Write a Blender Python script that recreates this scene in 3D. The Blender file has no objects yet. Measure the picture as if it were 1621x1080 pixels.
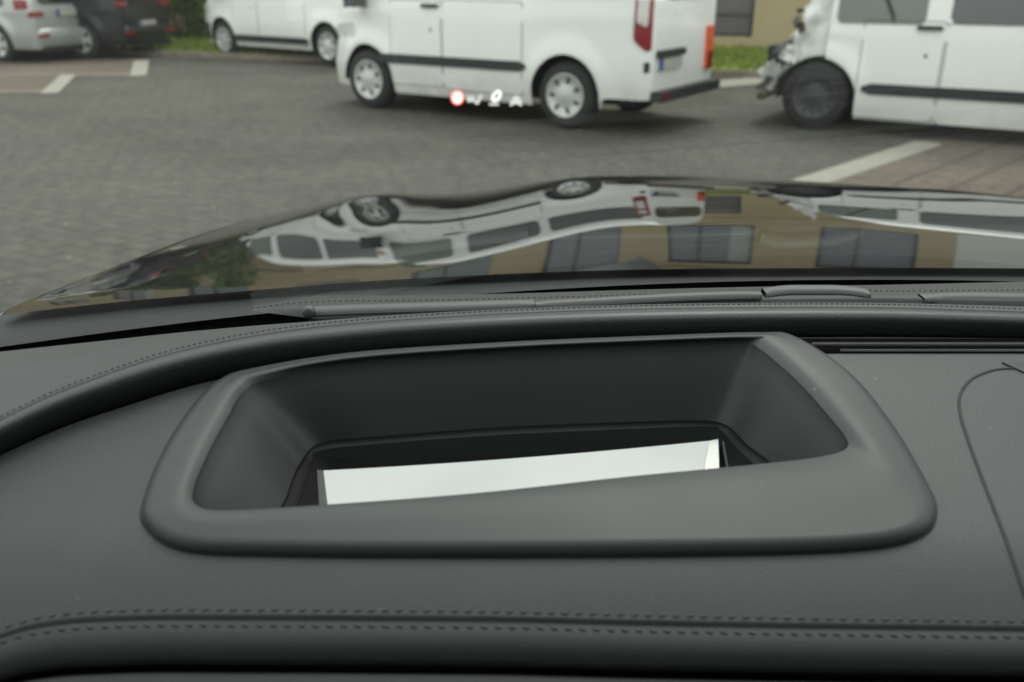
import bpy, bmesh, math, random
import numpy as np
from mathutils import Vector, Matrix
random.seed(7); rng = np.random.RandomState(5)
scene = bpy.context.scene
R = math.radians
# ------------------------------------------------------------------ camera
F = 1400.0; CH = 1.48; PITCH = math.atan(580/1400)
cam = bpy.data.cameras.new('camera'); camo = bpy.data.objects.new('camera', cam)
scene.collection.objects.link(camo); scene.camera = camo
camo.location = (0, 0, CH); camo.rotation_euler = (math.pi/2-PITCH, 0, 0)
cam.sensor_width = 36; cam.lens = 36*F/1621; cam.clip_start = 0.02; cam.clip_end = 500
cam.dof.use_dof = True; cam.dof.focus_distance = 0.66; cam.dof.aperture_fstop = 7.6
# ------------------------------------------------------------------ world, sun, exposure
SUN_EL, SUN_AZ = R(58), R(20)
w = bpy.data.worlds.new("World"); scene.world = w; w.use_nodes = True
nt = w.node_tree; N = nt.nodes; L = nt.links
bg = N['Background']
sky = N.new('ShaderNodeTexSky'); sky.sky_type = 'NISHITA'; sky.sun_disc = False
sky.sun_elevation = SUN_EL; sky.sun_rotation = SUN_AZ; sky.air_density = 1.0; sky.dust_density = 3
tc = N.new('ShaderNodeTexCoord'); mp = N.new('ShaderNodeMapping'); mp.inputs['Scale'].default_value = (1, 1, 2.2)
ns = N.new('ShaderNodeTexNoise'); ns.inputs['Scale'].default_value = 2.2; ns.inputs['Detail'].default_value = 5
cr = N.new('ShaderNodeValToRGB')
cr.color_ramp.elements[0].position = .3; cr.color_ramp.elements[0].color = (6.9, 7.35, 7.3, 1)
cr.color_ramp.elements[1].position = .7; cr.color_ramp.elements[1].color = (9.9, 10.1, 10.0, 1)
mx = N.new('ShaderNodeMixRGB'); mx.inputs[0].default_value = .94
L.new(tc.outputs['Generated'], mp.inputs[0]); L.new(mp.outputs[0], ns.inputs[0]); L.new(ns.outputs[0], cr.inputs[0])
L.new(sky.outputs[0], mx.inputs[1]); L.new(cr.outputs[0], mx.inputs[2]); L.new(mx.outputs[0], bg.inputs[0])
bg.inputs[1].default_value = 0.095
sun = bpy.data.lights.new('sun', 'SUN'); sun.energy = 0.7; sun.angle = R(25); sun.color = (1, .97, .92)
so = bpy.data.objects.new('sun', sun); scene.collection.objects.link(so)
sd = Vector((math.sin(SUN_AZ)*math.cos(SUN_EL), math.cos(SUN_AZ)*math.cos(SUN_EL), math.sin(SUN_EL)))
so.rotation_euler = sd.to_track_quat('Z', 'Y').to_euler()
scene.view_settings.view_transform = 'Standard'; scene.view_settings.look = 'None'
scene.view_settings.gamma = 1; scene.view_settings.exposure = 1.0
scene.render.engine = 'CYCLES'
scene.cycles.max_bounces = 10; scene.cycles.transparent_max_bounces = 12; scene.cycles.caustics_reflective = False
# ------------------------------------------------------------------ materials
def mat(name, col, rough=.5, metal=0, spec=.5, coat=0, ior=1.5, emit=None, es=1, bump=None, var=None, coatior=1.5, crough=.02):
    m = bpy.data.materials.new(name); m.use_nodes = True
    n = m.node_tree.nodes; l = m.node_tree.links; b = n['Principled BSDF']
    b.inputs['Base Color'].default_value = (*col, 1); b.inputs['Roughness'].default_value = rough
    b.inputs['Metallic'].default_value = metal; b.inputs['Specular IOR Level'].default_value = spec
    b.inputs['IOR'].default_value = ior
    b.inputs['Coat Weight'].default_value = coat; b.inputs['Coat IOR'].default_value = coatior; b.inputs['Coat Roughness'].default_value = crough
    if emit: b.inputs['Emission Color'].default_value = (*emit, 1); b.inputs['Emission Strength'].default_value = es
    t = n.new('ShaderNodeTexCoord')
    if var:   # (scale, amount)
        q = n.new('ShaderNodeTexNoise'); q.inputs['Scale'].default_value = var[0]; q.inputs['Detail'].default_value = 6
        r = n.new('ShaderNodeMapRange'); r.inputs[1].default_value = .25; r.inputs[2].default_value = .75
        r.inputs[3].default_value = 1-var[1]; r.inputs[4].default_value = 1+var[1]
        v = n.new('ShaderNodeMixRGB'); v.blend_type = 'MULTIPLY'; v.inputs[0].default_value = 1
        v.inputs[1].default_value = (*col, 1)
        l.new(t.outputs['Object'], q.inputs[0]); l.new(q.outputs[0], r.inputs[0]); l.new(r.outputs[0], v.inputs[2]); l.new(v.outputs[0], b.inputs['Base Color'])
    if bump:  # (scale, strength, distance)
        q = n.new('ShaderNodeTexVoronoi' if len(bump) > 3 else 'ShaderNodeTexNoise'); q.inputs['Scale'].default_value = bump[0]
        u = n.new('ShaderNodeBump'); u.inputs['Strength'].default_value = bump[1]; u.inputs['Distance'].default_value = bump[2]
        l.new(t.outputs['Object'], q.inputs[0]); l.new(q.outputs[0], u.inputs['Height']); l.new(u.outputs[0], b.inputs['Normal'])
    return m
M = {}
M['dash'] = mat('dash_leather', (.044, .0465, .0480), .5, spec=.38, bump=(900, .3, .0004, 1), var=(14, .07))
M['dash_dark'] = mat('dash_lower', (.030, .032, .033), .6, spec=.3, bump=(900, .2, .0004, 1))
M['roll'] = mat('roll_leather', (.038, .0405, .0415), .42, spec=.5, bump=(900, .3, .0004, 1), var=(20, .05))
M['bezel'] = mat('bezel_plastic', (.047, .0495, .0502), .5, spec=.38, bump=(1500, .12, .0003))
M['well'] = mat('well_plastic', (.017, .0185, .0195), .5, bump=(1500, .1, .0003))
M['black'] = mat('black_plastic', (.012, .012, .013), .6)
M['gloss'] = mat('black_gloss', (.006, .006, .0065), .10, spec=.12)
M['mirror'] = mat('mirror_glass', (.45, .46, .45), .015, metal=1)
M['mirror_edge'] = mat('mirror_bevel', (.5, .52, .48), .12, metal=.85)
M['thread'] = mat('stitch_thread', (.036, .038, .039), .7)
M['threadl'] = mat('stitch_reflection_grey', (.08, .083, .08), .6)
M['seam'] = mat('seam_shadow', (.015, .016, .016), .7)
M['mesh'] = mat('vent_mesh', (.02, .022, .022), .5)
M['lip'] = mat('vent_lip', (.066, .07, .07), .5, bump=(900, .2, .0003))
M['frit'] = mat('glass_band', (.034, .039, .037), .12, spec=.7)
M['cowl'] = mat('cowl_plastic', (.014, .017, .017), .5)
M['pad'] = mat('pad_leather', (.015, .0165, .0165), .55, bump=(900, .2, .0003, 1))
M['void'] = mat('void_black', (.004, .004, .004), .95, spec=.05)
M['headliner'] = mat('headliner', (.14, .14, .135), .9)
M['hood'] = mat('black_paint', (.002, .002, .002), .3, spec=.0, coat=1, coatior=3.2, crough=.006)
M['white'] = mat('white_paint', (.88, .89, .86), .35, coat=.6, var=(1.3, .03))
M['white2'] = mat('white_primer', (.78, .79, .76), .5, var=(9, .22))
M['silver'] = mat('silver_paint', (.42, .43, .42), .3, metal=.35, coat=.8)
M['dark'] = mat('dark_paint', (.006, .007, .009), .35, coat=.35)
M['trim'] = mat('grey_trim', (.022, .025, .026), .55)
M['tyre'] = mat('tyre_rubber', (.02, .02, .02), .8, bump=(60, .3, .01))
M['hub'] = mat('hubcap_silver', (.55, .56, .54), .35, metal=.3)
M['steel'] = mat('steel_rim', (.06, .062, .065), .5, metal=.4)
M['glassdark'] = mat('window_tint', (.02, .024, .024), .06, spec=.7, coat=.6)
M['red'] = mat('red_lens', (.24, .010, .013), .15, coat=.6)
M['clear'] = mat('clear_lens', (.66, .65, .62), .15, coat=.6)
M['orange'] = mat('orange_lens', (.75, .11, .03), .45)
M['rust'] = mat('exposed_steel', (.10, .085, .06), .7, var=(14, .5))
M['plate'] = mat('plate_grey', (.42, .42, .37), .5, var=(30, .15))
M['plateb'] = mat('plate_band', (.02, .06, .30), .5)
M['line'] = mat('white_block', (.31, .30, .25), .85, var=(5, .12), bump=(50, .4, .004))
M['wallb'] = mat('beige_render', (.41, .335, .205), .9, var=(.8, .07), bump=(60, .2, .003))
M['wallw'] = mat('white_render', (.66, .67, .64), .9, var=(.8, .05))
M['frame'] = mat('window_frame', (.05, .055, .055), .5)
M['blind'] = mat('blind', (.35, .38, .36), .9)
M['leaf'] = mat('leaf', (.11, .17, .03), .6, var=(2.2, .5))
M['grass'] = mat('grass', (.17, .22, .035), .9, var=(1.7, .35))
M['stem'] = mat('stem', (.06, .045, .03), .9)
M['hudw'] = mat('display_white', (0, 0, 0), .5, emit=(1, .97, .9), es=.80)
M['hudd'] = mat('display_dim', (0, 0, 0), .5, emit=(.86, .93, .84), es=.42)
M['hudr'] = mat('display_red', (0, 0, 0), .5, emit=(.95, .09, .05), es=.85)
def glass(name, tint, rough=0, k=1.0):
    m = bpy.data.materials.new(name); m.use_nodes = True; n = m.node_tree.nodes; l = m.node_tree.links
    n.clear(); o = n.new('ShaderNodeOutputMaterial'); mix = n.new('ShaderNodeMixShader'); lw = n.new('ShaderNodeLayerWeight'); lw.inputs[0].default_value = .5
    pw = n.new('ShaderNodeMath'); pw.operation = 'POWER'; pw.inputs[1].default_value = 5; l.new(lw.outputs['Facing'], pw.inputs[0])
    mu = n.new('ShaderNodeMapRange'); mu.inputs[3].default_value = .045*k; mu.inputs[4].default_value = min(1, .9*k+.05*(k > 0))
    t = n.new('ShaderNodeBsdfTransparent'); t.inputs[0].default_value = (*tint, 1)
    g = n.new('ShaderNodeBsdfGlossy'); g.inputs['Roughness'].default_value = rough
    l.new(pw.outputs[0], mu.inputs[0]); l.new(mu.outputs[0], mix.inputs[0]); l.new(t.outputs[0], mix.inputs[1]); l.new(g.outputs[0], mix.inputs[2]); l.new(mix.outputs[0], o.inputs[0])
    return m
def haze_glass(m):      # milky reflection veil mixed into the pane's shading, in streaks
    n = m.node_tree.nodes; l = m.node_tree.links; o = [x for x in n if x.type == 'OUTPUT_MATERIAL'][0]; src = o.inputs[0].links[0].from_socket
    t = n.new('ShaderNodeTexCoord'); mp = n.new('ShaderNodeMapping'); mp.inputs['Scale'].default_value = (9, 1.4, 1.4); q = n.new('ShaderNodeTexNoise'); q.inputs['Scale'].default_value = 1.0; q.inputs['Detail'].default_value = 3
    r = n.new('ShaderNodeMapRange'); r.inputs[1].default_value = .35; r.inputs[2].default_value = .7; r.inputs[3].default_value = .001; r.inputs[4].default_value = .010
    tr = n.new('ShaderNodeBsdfTranslucent'); tr.inputs[0].default_value = (.9, .92, .88, 1); mx_ = n.new('ShaderNodeMixShader')
    l.new(t.outputs['Object'], mp.inputs[0]); l.new(mp.outputs[0], q.inputs[0]); l.new(q.outputs[0], r.inputs[0]); l.new(r.outputs[0], mx_.inputs[0]); l.new(src, mx_.inputs[1]); l.new(tr.outputs[0], mx_.inputs[2]); l.new(mx_.outputs[0], o.inputs[0])
M['screen'] = glass('windscreen_glass', (.93, .965, .925), .0, 1.0)
haze_glass(M['screen'])
def carglass():   # van side glass: see-through, tinted
    return glass('van_glass', (.38, .42, .40), 0.0, 1.6)
M['vglass'] = carglass()
def ground_mat(name, c1, c2, mortar, scale, bw, bh, msize, rot, noise=.25):
    m = bpy.data.materials.new(name); m.use_nodes = True; n = m.node_tree.nodes; l = m.node_tree.links; b = n['Principled BSDF']
    b.inputs['Roughness'].default_value = .75; b.inputs['Specular IOR Level'].default_value = .35
    t = n.new('ShaderNodeTexCoord'); mp = n.new('ShaderNodeMapping'); mp.inputs['Rotation'].default_value = (0, 0, rot)
    br = n.new('ShaderNodeTexBrick'); br.inputs['Color1'].default_value = (*c1, 1); br.inputs['Color2'].default_value = (*c2, 1); br.inputs['Mortar'].default_value = (*mortar, 1)
    br.inputs['Scale'].default_value = scale; br.inputs['Brick Width'].default_value = bw; br.inputs['Row Height'].default_value = bh; br.inputs['Mortar Size'].default_value = msize
    q = n.new('ShaderNodeTexNoise'); q.inputs['Scale'].default_value = .55; q.inputs['Detail'].default_value = 8; q.inputs['Roughness'].default_value = .7
    q2 = n.new('ShaderNodeTexNoise'); q2.inputs['Scale'].default_value = 9; q2.inputs['Detail'].default_value = 5
    ad = n.new('ShaderNodeMath'); ad.operation = 'ADD'
    r = n.new('ShaderNodeMapRange'); r.inputs[1].default_value = .7; r.inputs[2].default_value = 1.3; r.inputs[3].default_value = 1-noise; r.inputs[4].default_value = 1+noise
    v = n.new('ShaderNodeMixRGB'); v.blend_type = 'MULTIPLY'; v.inputs[0].default_value = 1
    # sparse pale grit
    vo = n.new('ShaderNodeTexNoise'); vo.inputs['Scale'].default_value = 13; vo.inputs['Detail'].default_value = 2
    rr = n.new('ShaderNodeMapRange'); rr.inputs[1].default_value = .66; rr.inputs[2].default_value = .74; rr.inputs[4].default_value = .5
    v2 = n.new('ShaderNodeMixRGB'); v2.inputs[2].default_value = (.17, .165, .145, 1)
    u = n.new('ShaderNodeBump'); u.inputs['Strength'].default_value = .5; u.inputs['Distance'].default_value = .006
    l.new(t.outputs['Object'], mp.inputs[0]); l.new(mp.outputs[0], br.inputs[0]); l.new(t.outputs['Object'], q.inputs[0]); l.new(t.outputs['Object'], q2.inputs[0]); l.new(t.outputs['Object'], vo.inputs[0])
    l.new(q.outputs[0], ad.inputs[0]); l.new(q2.outputs[0], ad.inputs[1]); l.new(ad.outputs[0], r.inputs[0])
    l.new(br.outputs['Color'], v.inputs[1]); l.new(r.outputs[0], v.inputs[2]); l.new(vo.outputs[0], rr.inputs[0]); l.new(rr.outputs[0], v2.inputs[0]); l.new(v.outputs[0], v2.inputs[1])
    l.new(v2.outputs[0], b.inputs['Base Color']); l.new(br.outputs['Fac'], u.inputs['Height']); u.invert = True; l.new(u.outputs[0], b.inputs['Normal'])
    return m
M['asphalt'] = ground_mat('grey_block_ground', (.075, .071, .057), (.085, .080, .065), (.059, .056, .045), 1, .24, .12, .012, R(28), .45)
M['paving'] = ground_mat('red_paving', (.115, .092, .072), (.135, .11, .087), (.085, .07, .055), 1, .3, .15, .008, R(38))
def specks(m, sc, th, col):
    n = m.node_tree.nodes; l = m.node_tree.links; b = n['Principled BSDF']; t = n.new('ShaderNodeTexCoord'); q = n.new('ShaderNodeTexNoise'); q.inputs['Scale'].default_value = sc; q.inputs['Detail'].default_value = 1
    r = n.new('ShaderNodeMapRange'); r.inputs[1].default_value = th; r.inputs[2].default_value = th+.03; x = n.new('ShaderNodeMixRGB'); x.inputs[2].default_value = (*col, 1)
    src = b.inputs['Base Color'].links[0].from_socket if b.inputs['Base Color'].links else None
    if src: l.new(src, x.inputs[1])
    else: x.inputs[1].default_value = b.inputs['Base Color'].default_value
    l.new(t.outputs['Object'], q.inputs[0]); l.new(q.outputs[0], r.inputs[0]); l.new(r.outputs[0], x.inputs[0]); l.new(x.outputs[0], b.inputs['Base Color'])
    q2 = n.new('ShaderNodeTexNoise'); q2.inputs['Scale'].default_value = 7; q2.inputs['Detail'].default_value = 4; r2 = n.new('ShaderNodeMapRange'); r2.inputs[3].default_value = b.inputs['Roughness'].default_value-.09; r2.inputs[4].default_value = b.inputs['Roughness'].default_value+.09
    l.new(t.outputs['Object'], q2.inputs[0]); l.new(q2.outputs[0], r2.inputs[0]); l.new(r2.outputs[0], b.inputs['Roughness'])
def grime(m):           # road dirt low on the bodywork
    n = m.node_tree.nodes; l = m.node_tree.links; b = n['Principled BSDF']; t = n.new('ShaderNodeTexCoord'); sp = n.new('ShaderNodeSeparateXYZ'); q = n.new('ShaderNodeTexNoise'); q.inputs['Scale'].default_value = 4; q.inputs['Detail'].default_value = 6
    r = n.new('ShaderNodeMapRange'); r.inputs[1].default_value = .75; r.inputs[2].default_value = .2; r.inputs[3].default_value = 0; r.inputs[4].default_value = .75
    mu = n.new('ShaderNodeMath'); mu.operation = 'MULTIPLY'; x = n.new('ShaderNodeMixRGB'); x.inputs[2].default_value = (.36, .33, .27, 1); src = b.inputs['Base Color'].links[0].from_socket
    l.new(t.outputs['Object'], sp.inputs[0]); l.new(sp.outputs['Z'], r.inputs[0]); l.new(t.outputs['Object'], q.inputs[0]); l.new(r.outputs[0], mu.inputs[0]); l.new(q.outputs[0], mu.inputs[1]); l.new(mu.outputs[0], x.inputs[0]); l.new(src, x.inputs[1]); l.new(x.outputs[0], b.inputs['Base Color'])
grime(M['white'])
for k_ in ('dash', 'roll', 'pad', 'bezel'): specks(M[k_], 260, .795, (.12, .12, .115))
# ------------------------------------------------------------------ object helpers
def link(o, parent=None):
    scene.collection.objects.link(o)
    if parent is not None: o.parent = parent
    return o
def obj(name, V, Fc, m, parent=None, smooth=True, mats=None, fm=None):
    me = bpy.data.meshes.new(name); me.from_pydata([tuple(map(float, v)) for v in V], [], [tuple(map(int, f)) for f in Fc])
    for x in (mats or [m]): me.materials.append(x)
    if fm: me.polygons.foreach_set('material_index', fm)
    me.update()
    bm = bmesh.new(); bm.from_mesh(me); bmesh.ops.recalc_face_normals(bm, faces=bm.faces); bm.to_mesh(me); bm.free()
    if smooth: me.polygons.foreach_set('use_smooth', [True]*len(me.polygons))
    return link(bpy.data.objects.new(name, me), parent)
def sharp(o, deg=35):
    o.data.set_sharp_from_angle(angle=R(deg)); return o
def thing(name, label, cat, loc=(0, 0, 0), rz=0, group=None):
    o = bpy.data.objects.new(name, None); o.location = loc; o.rotation_euler = (0, 0, rz); o.empty_display_size = .1
    o['label'] = label; o['category'] = cat
    if group: o['group'] = group
    return link(o)
def struct(o, kind='structure', label=None, cat=None):
    o['kind'] = kind
    if label: o['label'] = label
    if cat: o['category'] = cat
    return o
class MB:
    def __init__(s): s.V = []; s.F = []; s.fm = []
    def add(s, V, Fc, k=0):
        b = len(s.V); s.V += [tuple(v) for v in V]; s.F += [tuple(i+b for i in f) for f in Fc]; s.fm += [k]*len(Fc); return s
    def box(s, x0, x1, y0, y1, z0, z1, k=0):
        V = [(x, y, z) for z in (z0, z1) for y in (y0, y1) for x in (x0, x1)]
        return s.add(V, [(0, 2, 3, 1), (4, 5, 7, 6), (0, 1, 5, 4), (2, 6, 7, 3), (0, 4, 6, 2), (1, 3, 7, 5)], k)
    def grid(s, P, close=False, k=0):   # P[rows][cols]
        n = len(P); c = len(P[0]); V = [p for r in P for p in r]; Fc = []
        for i in range(n-1):
            for j in range(c if close else c-1):
                j2 = (j+1) % c; Fc.append((i*c+j, i*c+j2, (i+1)*c+j2, (i+1)*c+j))
        return s.add(V, Fc, k)
    def tube(s, pts, r, n=8, k=0, cap=True):
        P = []; pts = [Vector(p) for p in pts]
        for i, p in enumerate(pts):
            d = (pts[min(i+1, len(pts)-1)]-pts[max(i-1, 0)]).normalized()
            a = d.cross(Vector((0, 0, 1)));
            if a.length < 1e-3: a = Vector((1, 0, 0))
            a.normalize(); b = d.cross(a); rr = r[i] if isinstance(r, (list, tuple)) else r
            P.append([p+a*math.cos(t)*rr+b*math.sin(t)*rr for t in np.linspace(0, 2*math.pi, n, endpoint=False)])
        b0 = len(s.V); s.grid(P, True, k)
        if cap:
            s.F.append(tuple(range(b0, b0+n))); s.fm.append(k); e = b0+(len(pts)-1)*n; s.F.append(tuple(range(e, e+n))); s.fm.append(k)
        return s
    def lathe(s, prof, n=32, ax='y', c=(0, 0, 0), k=0):   # prof (r, a) round axis y
        P = []
        for r, a in prof:
            P.append([(c[0]+r*math.cos(t), c[1]+a, c[2]+r*math.sin(t)) for t in np.linspace(0, 2*math.pi, n, endpoint=False)])
        return s.grid(P, True, k)
    def build(s, name, m, parent=None, smooth=True, mats=None):
        return obj(name, s.V, s.F, m, parent, smooth, mats, s.fm if mats else None)
# ------------------------------------------------------------------ ray helper: a photo pixel and a height below the eye give the point on a surface
ct, st = math.cos(PITCH), math.sin(PITCH)
def ray(x, y):
    u = (x-810.5)/F; v = (y-540)/F
    return np.array([u, ct-v*st, -st-v*ct])
def at(x, y, H):
    d = ray(x, y); return d*(H/-d[2])
def onf(x, y, hf, it=40):      # intersection with surface H = hf(X, Y)
    d = ray(x, y); t = .25/-d[2]
    for _ in range(it):
        p = d*t; t = .5*t+.5*hf(p[0], p[1])/-d[2]
    return d*t
def ground(x, y): p = at(x, y, CH); return (p[0], p[1])
def interp(pts, xs):           # monotone-ish cubic through pixel points, linear beyond the ends
    pts = sorted(pts); X = np.array([p[0] for p in pts], float); Y = np.array([p[1] for p in pts], float)
    m = np.gradient(Y, X); out = []
    for x in xs:
        x = min(x, 2080)
        if x <= X[0]: out.append(Y[0]+m[0]*(x-X[0])); continue
        if x >= X[-1]: out.append(Y[-1]+m[-1]*(x-X[-1])); continue
        i = np.searchsorted(X, x)-1; i = min(max(i, 0), len(X)-2); h = X[i+1]-X[i]; t = (x-X[i])/h
        out.append((2*t**3-3*t*t+1)*Y[i]+(t**3-2*t*t+t)*h*m[i]+(-2*t**3+3*t*t)*Y[i+1]+(t**3-t*t)*h*m[i+1])
    return np.array(out)
# =================================================================== THE BLACK CAR THE VIEWER SITS IN
car = thing('car', 'black car seen from inside, dark grey dashboard with display well, glossy bonnet ahead', 'car', (0, 0, CH))
XS = np.concatenate([np.arange(-740, -420, 40.0), np.arange(-420, 2080, 12.0), np.arange(2080, 4300, 40.0)])
seam_px = [(-200, 1072), (0, 1006), (50, 991), (100, 983), (200, 977), (400, 976), (600, 977), (800, 979), (1000, 984), (1200, 988), (1400, 991), (1621, 994)]
groove_px = [(-200, 830), (0, 722), (100, 677), (200, 643), (300, 612), (400, 590), (560, 567), (800, 549), (1000, 540), (1200, 535), (1340, 534), (1621, 536)]
pipe_px = [(-200, 758), (0, 665), (75, 629), (150, 600), (250, 566), (350, 542), (450, 525), (550, 514), (700, 503), (850, 495.5), (1000, 490.5), (1200, 487.5), (1400, 488), (1621, 495)]
rear_px = [(-200, 579), (0, 557), (150, 541), (300, 525), (400, 516), (480, 510), (560, 504), (700, 496), (850, 489), (1000, 484), (1200, 481), (1400, 481), (1621, 486)]
seam = interp(seam_px, XS); groove = interp(groove_px, XS); pipe = interp(pipe_px, XS); rear = interp(rear_px, XS)
def dashH(X, Y):
    d = Y-.343; h = .25-.18*d+.03*X*X*0
    if d < .02: h += 5*(.02-d)**2
    return h
# ---- dashboard top
dash = None
mb = MB(); rows = []
NR = 44
gpos = [onf(x, g, dashH) for x, g in zip(XS, groove)]
for k in range(NR+1):
    f = k/NR; f = f**0.9
    rows.append([onf(x, s-3+(g-s+3)*f, dashH) for x, s, g in zip(XS, seam, groove)])
# the well opening is cut out of this sheet
O = [(232,780),(262,710),(302,648),(343,606),(400,587),(560,562),(800,546),(1030,536),(1200,530.5),(1262,537),(1345,592),(1408,668),(1455,745),(1482,810),(1450,853),(1330,873),(1050,880),(750,882),(450,880),(290,871),(228,830)]
def spline_closed(P, n=240):
    P = np.array(P, float); m = len(P); out = []
    for q in np.arange(n)/n*m:
        i = int(q); t = q-i; a, b, c, d = P[(i-1) % m], P[i], P[(i+1) % m], P[(i+2) % m]
        out.append(.5*((2*b)+(-a+c)*t+(2*a-5*b+4*c-d)*t*t+(-a+3*b-3*c+d)*t**3))
    return np.array(out)
Osp = spline_closed(O)
cx, cy = Osp.mean(0)
hole = [onf(cx+(p[0]-cx)*.965, cy+(p[1]-cy)*.93, dashH)[:2] for p in Osp]
hx = np.array([p[0] for p in hole]); hy = np.array([p[1] for p in hole])
def inside(x, y):
    c = False; n = len(hx); j = n-1
    for i in range(n):
        if (hy[i] > y) != (hy[j] > y) and x < (hx[j]-hx[i])*(y-hy[i])/(hy[j]-hy[i])+hx[i]: c = not c
        j = i
    return c
V = [p for r in rows for p in r]; n = len(XS); Fc = []
for i in range(NR):
    for j in range(n-1):
        q = (i*n+j, i*n+j+1, (i+1)*n+j+1, (i+1)*n+j)
        c = sum(V[a] for a in q)/4
        if not inside(c[0], c[1]): Fc.append(q)
mb.add(V, Fc)
# rounded fall into the seam groove, then the padded front face and the undercut
last = rows[0]
s1 = [p+np.array([0, -.0008, -.0011]) for p in last]; s2 = [p+np.array([0, -.0012, -.0028]) for p in last]
mb.grid([last, s1, s2])
dash = mb.build('dashboard', M['dash'], car)
mb = MB()
f0 = s2
def off(P, dy, dz): return [p+np.array([0, dy, dz]) for p in P]
face = [s2, off(s2, -.0012, .0016), off(s2, -.0038, .0018), off(s2, -.009, .0004), off(s2, -.0125, -.003), off(s2, -.0145, -.0075), off(s2, -.0145, -.0115), off(s2, -.011, -.0145), off(s2, .0, -.0165), off(s2, .006, -.020), off(s2, .008, -.25)]
mb.grid(face); mb.build('front_pad', M['dash_dark'], dash)
led = [off(s2, -.26, -.050), off(s2, -.09, -.026), off(s2, -.045, -.0160), off(s2, -.028, -.0128), off(s2, -.0205, -.0118), off(s2, -.0175, -.0132), off(s2, -.016, -.03)]
MB().grid(led).build('lower_panel', M['dash_dark'], dash)
# ---- stitching along the seam: two rows of sunk stitches
def stitches(path, step, ln, wd, ht, m, name, parent, tilt=0.0, lift=.0003):
    P = [Vector(p) for p in path]; mb = MB(); d = 0; nxt = 0
    for a, b in zip(P[:-1], P[1:]):
        seg = (b-a).length
        while nxt <= d+seg:
            c = a.lerp(b, (nxt-d)/seg); t = (b-a).normalized(); s = Vector((-t.y, t.x, 0)).normalized(); t = (t+s*tilt).normalized(); s = Vector((-t.y, t.x, 0)).normalized(); u = t.cross(s)
            rr = []
            for e, q in ((-1, .35), (-.6, .9), (0, 1.1), (.6, .9), (1, .35)):
                rr.append([c+t*e*ln/2+s*math.cos(o)*wd/2*q+u*(math.sin(o)*ht*q)+Vector((0, 0, lift)) for o in np.linspace(0, 2*math.pi, 6, endpoint=False)])
            mb.grid(rr, True); nxt += step
        d += seg
    return mb.build(name, m, parent)
up = [onf(x, s-11, dashH) for x, s in zip(XS, seam)]
stitches(up, .0062, .0034, .0015, .0003, M['thread'], 'upper_stitching', dash, .25, .0001)
lo = off(s2, -.0046, .0018)
stitches(lo, .0062, .0034, .0015, .0003, M['thread'], 'lower_stitching', dash, -.25, .0001)
# ---- padded roll and shelf behind it
pipep = []
rr_ = [[] for _ in range(14)]
for i, x in enumerate(XS):
    g = gpos[i]; Hg = -g[2]; yg, yp, yr = groove[i], pipe[i], rear[i]; D = yp-yg
    sc = min(1.6, abs(D)/44)
    prof = [(0.0, .035), (.0, .005), (.10, .001), (.30, -.0035), (.55, -.0095), (.72, -.0125), (.86, -.0139), (.97, -.0146)]
    c = 0
    for f, dh in prof:
        rr_[c].append(at(x, yg+D*f, Hg+dh*sc)); c += 1
    Hp = Hg-.0146*sc
    q = rr_[c-1][-1]
    rr_[c].append(q+np.array([0, .0012, -.0012])); c += 1
    rr_[c].append(q+np.array([0, .0024, .0004])); c += 1
    rr_[c].append(q+np.array([0, .0044, .0010])); c += 1
    Hr = .2165
    r = at(x, yr, Hr)
    pp = q+np.array([0, .0075, .0006]); rr_[c].append(pp); pipep.append(q+np.array([0, .0056, .0010])); c += 1
    rr_[c].append((pp+r)/2+np.array([0, 0, .0008])); c += 1
    rr_[c].append(r); c += 1
rear3 = rr_[13]
# drop behind
tray0 = off(rear3, .004, -.004); tray1 = off(rear3, .006, -.035)
mb = MB(); mb.grid(rr_[:10]); roll = mb.build('padded_roll', M['roll'], dash)
mb = MB(); mb.grid(rr_[9:]+[tray0, tray1]); mb.build('rear_shelf', M['dash'], dash)
stitches(pipep, .0034, .0023, .0005, .0003, M['thread'], 'roll_stitching', dash, .1)
# groove filler
MB().grid([off(gpos, 0, -.0004), off(gpos, 0, -.004), rr_[1], off(rr_[2], .002, -.001)]).build('groove', M['seam'], dash)
# ---- head-up display well: rim, wall, floor, mirror
S = [(253,785),(284,712),(323,652),(362,607.5),(405,589.5),(560,564),(800,547.5),(1030,537.5),(1196,532),(1246,538),(1325,590),(1385,668),(1428,745),(1450,800),(1425,832),(1310,847),(1050,852),(750,854),(450,852),(310,846),(257,822)]
Cc = [(283,780),(306,714),(340,654),(373,611),(410,594),(560,568),(800,550.5),(1030,540),(1186,535),(1224,541),(1290,596),(1345,660),(1382,715),(1390,740),(1350,750),(1240,760),(1010,775),(750,797),(495,812),(340,822),(290,809)]
I = [(306,775),(330,716),(362,657),(384,622),(424,601.5),(560,573),(800,554),(1030,543),(1168,541),(1203,553),(1262,603),(1309,655),(1340,695),(1337,712),(1300,723),(1220,733),(1000,754),(750,781),(500,800),(355,808),(312,800)]
Fl = [(405,850),(446,800),(464,755),(477,730),(507,701.5),(600,691),(800,676),(1000,668),(1105,665.5),(1150,673),(1183,704),(1222,735),(1262,782),(1290,830),(1250,862),(1150,878),(1000,888),(750,900),(520,908),(430,898),(398,880)]
def loop3(P, dh):
    return [onf(p[0], p[1], lambda X, Y, q=q: dashH(X, Y)-(dh[q] if isinstance(dh, list) else dh)) for q, p in enumerate(spline_closed(P))]
def lerpl(A, B, t): return [a*(1-t)+b*t for a, b in zip(A, B)]
Oo = loop3(O, -.002); Ob = loop3(O, .0015); Sh = loop3(S, .0068); Ch = loop3(Cc, .0078); Ih = loop3(I, .004)
def floorH(X, Y): return .258+.12*(.50-Y)
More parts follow.
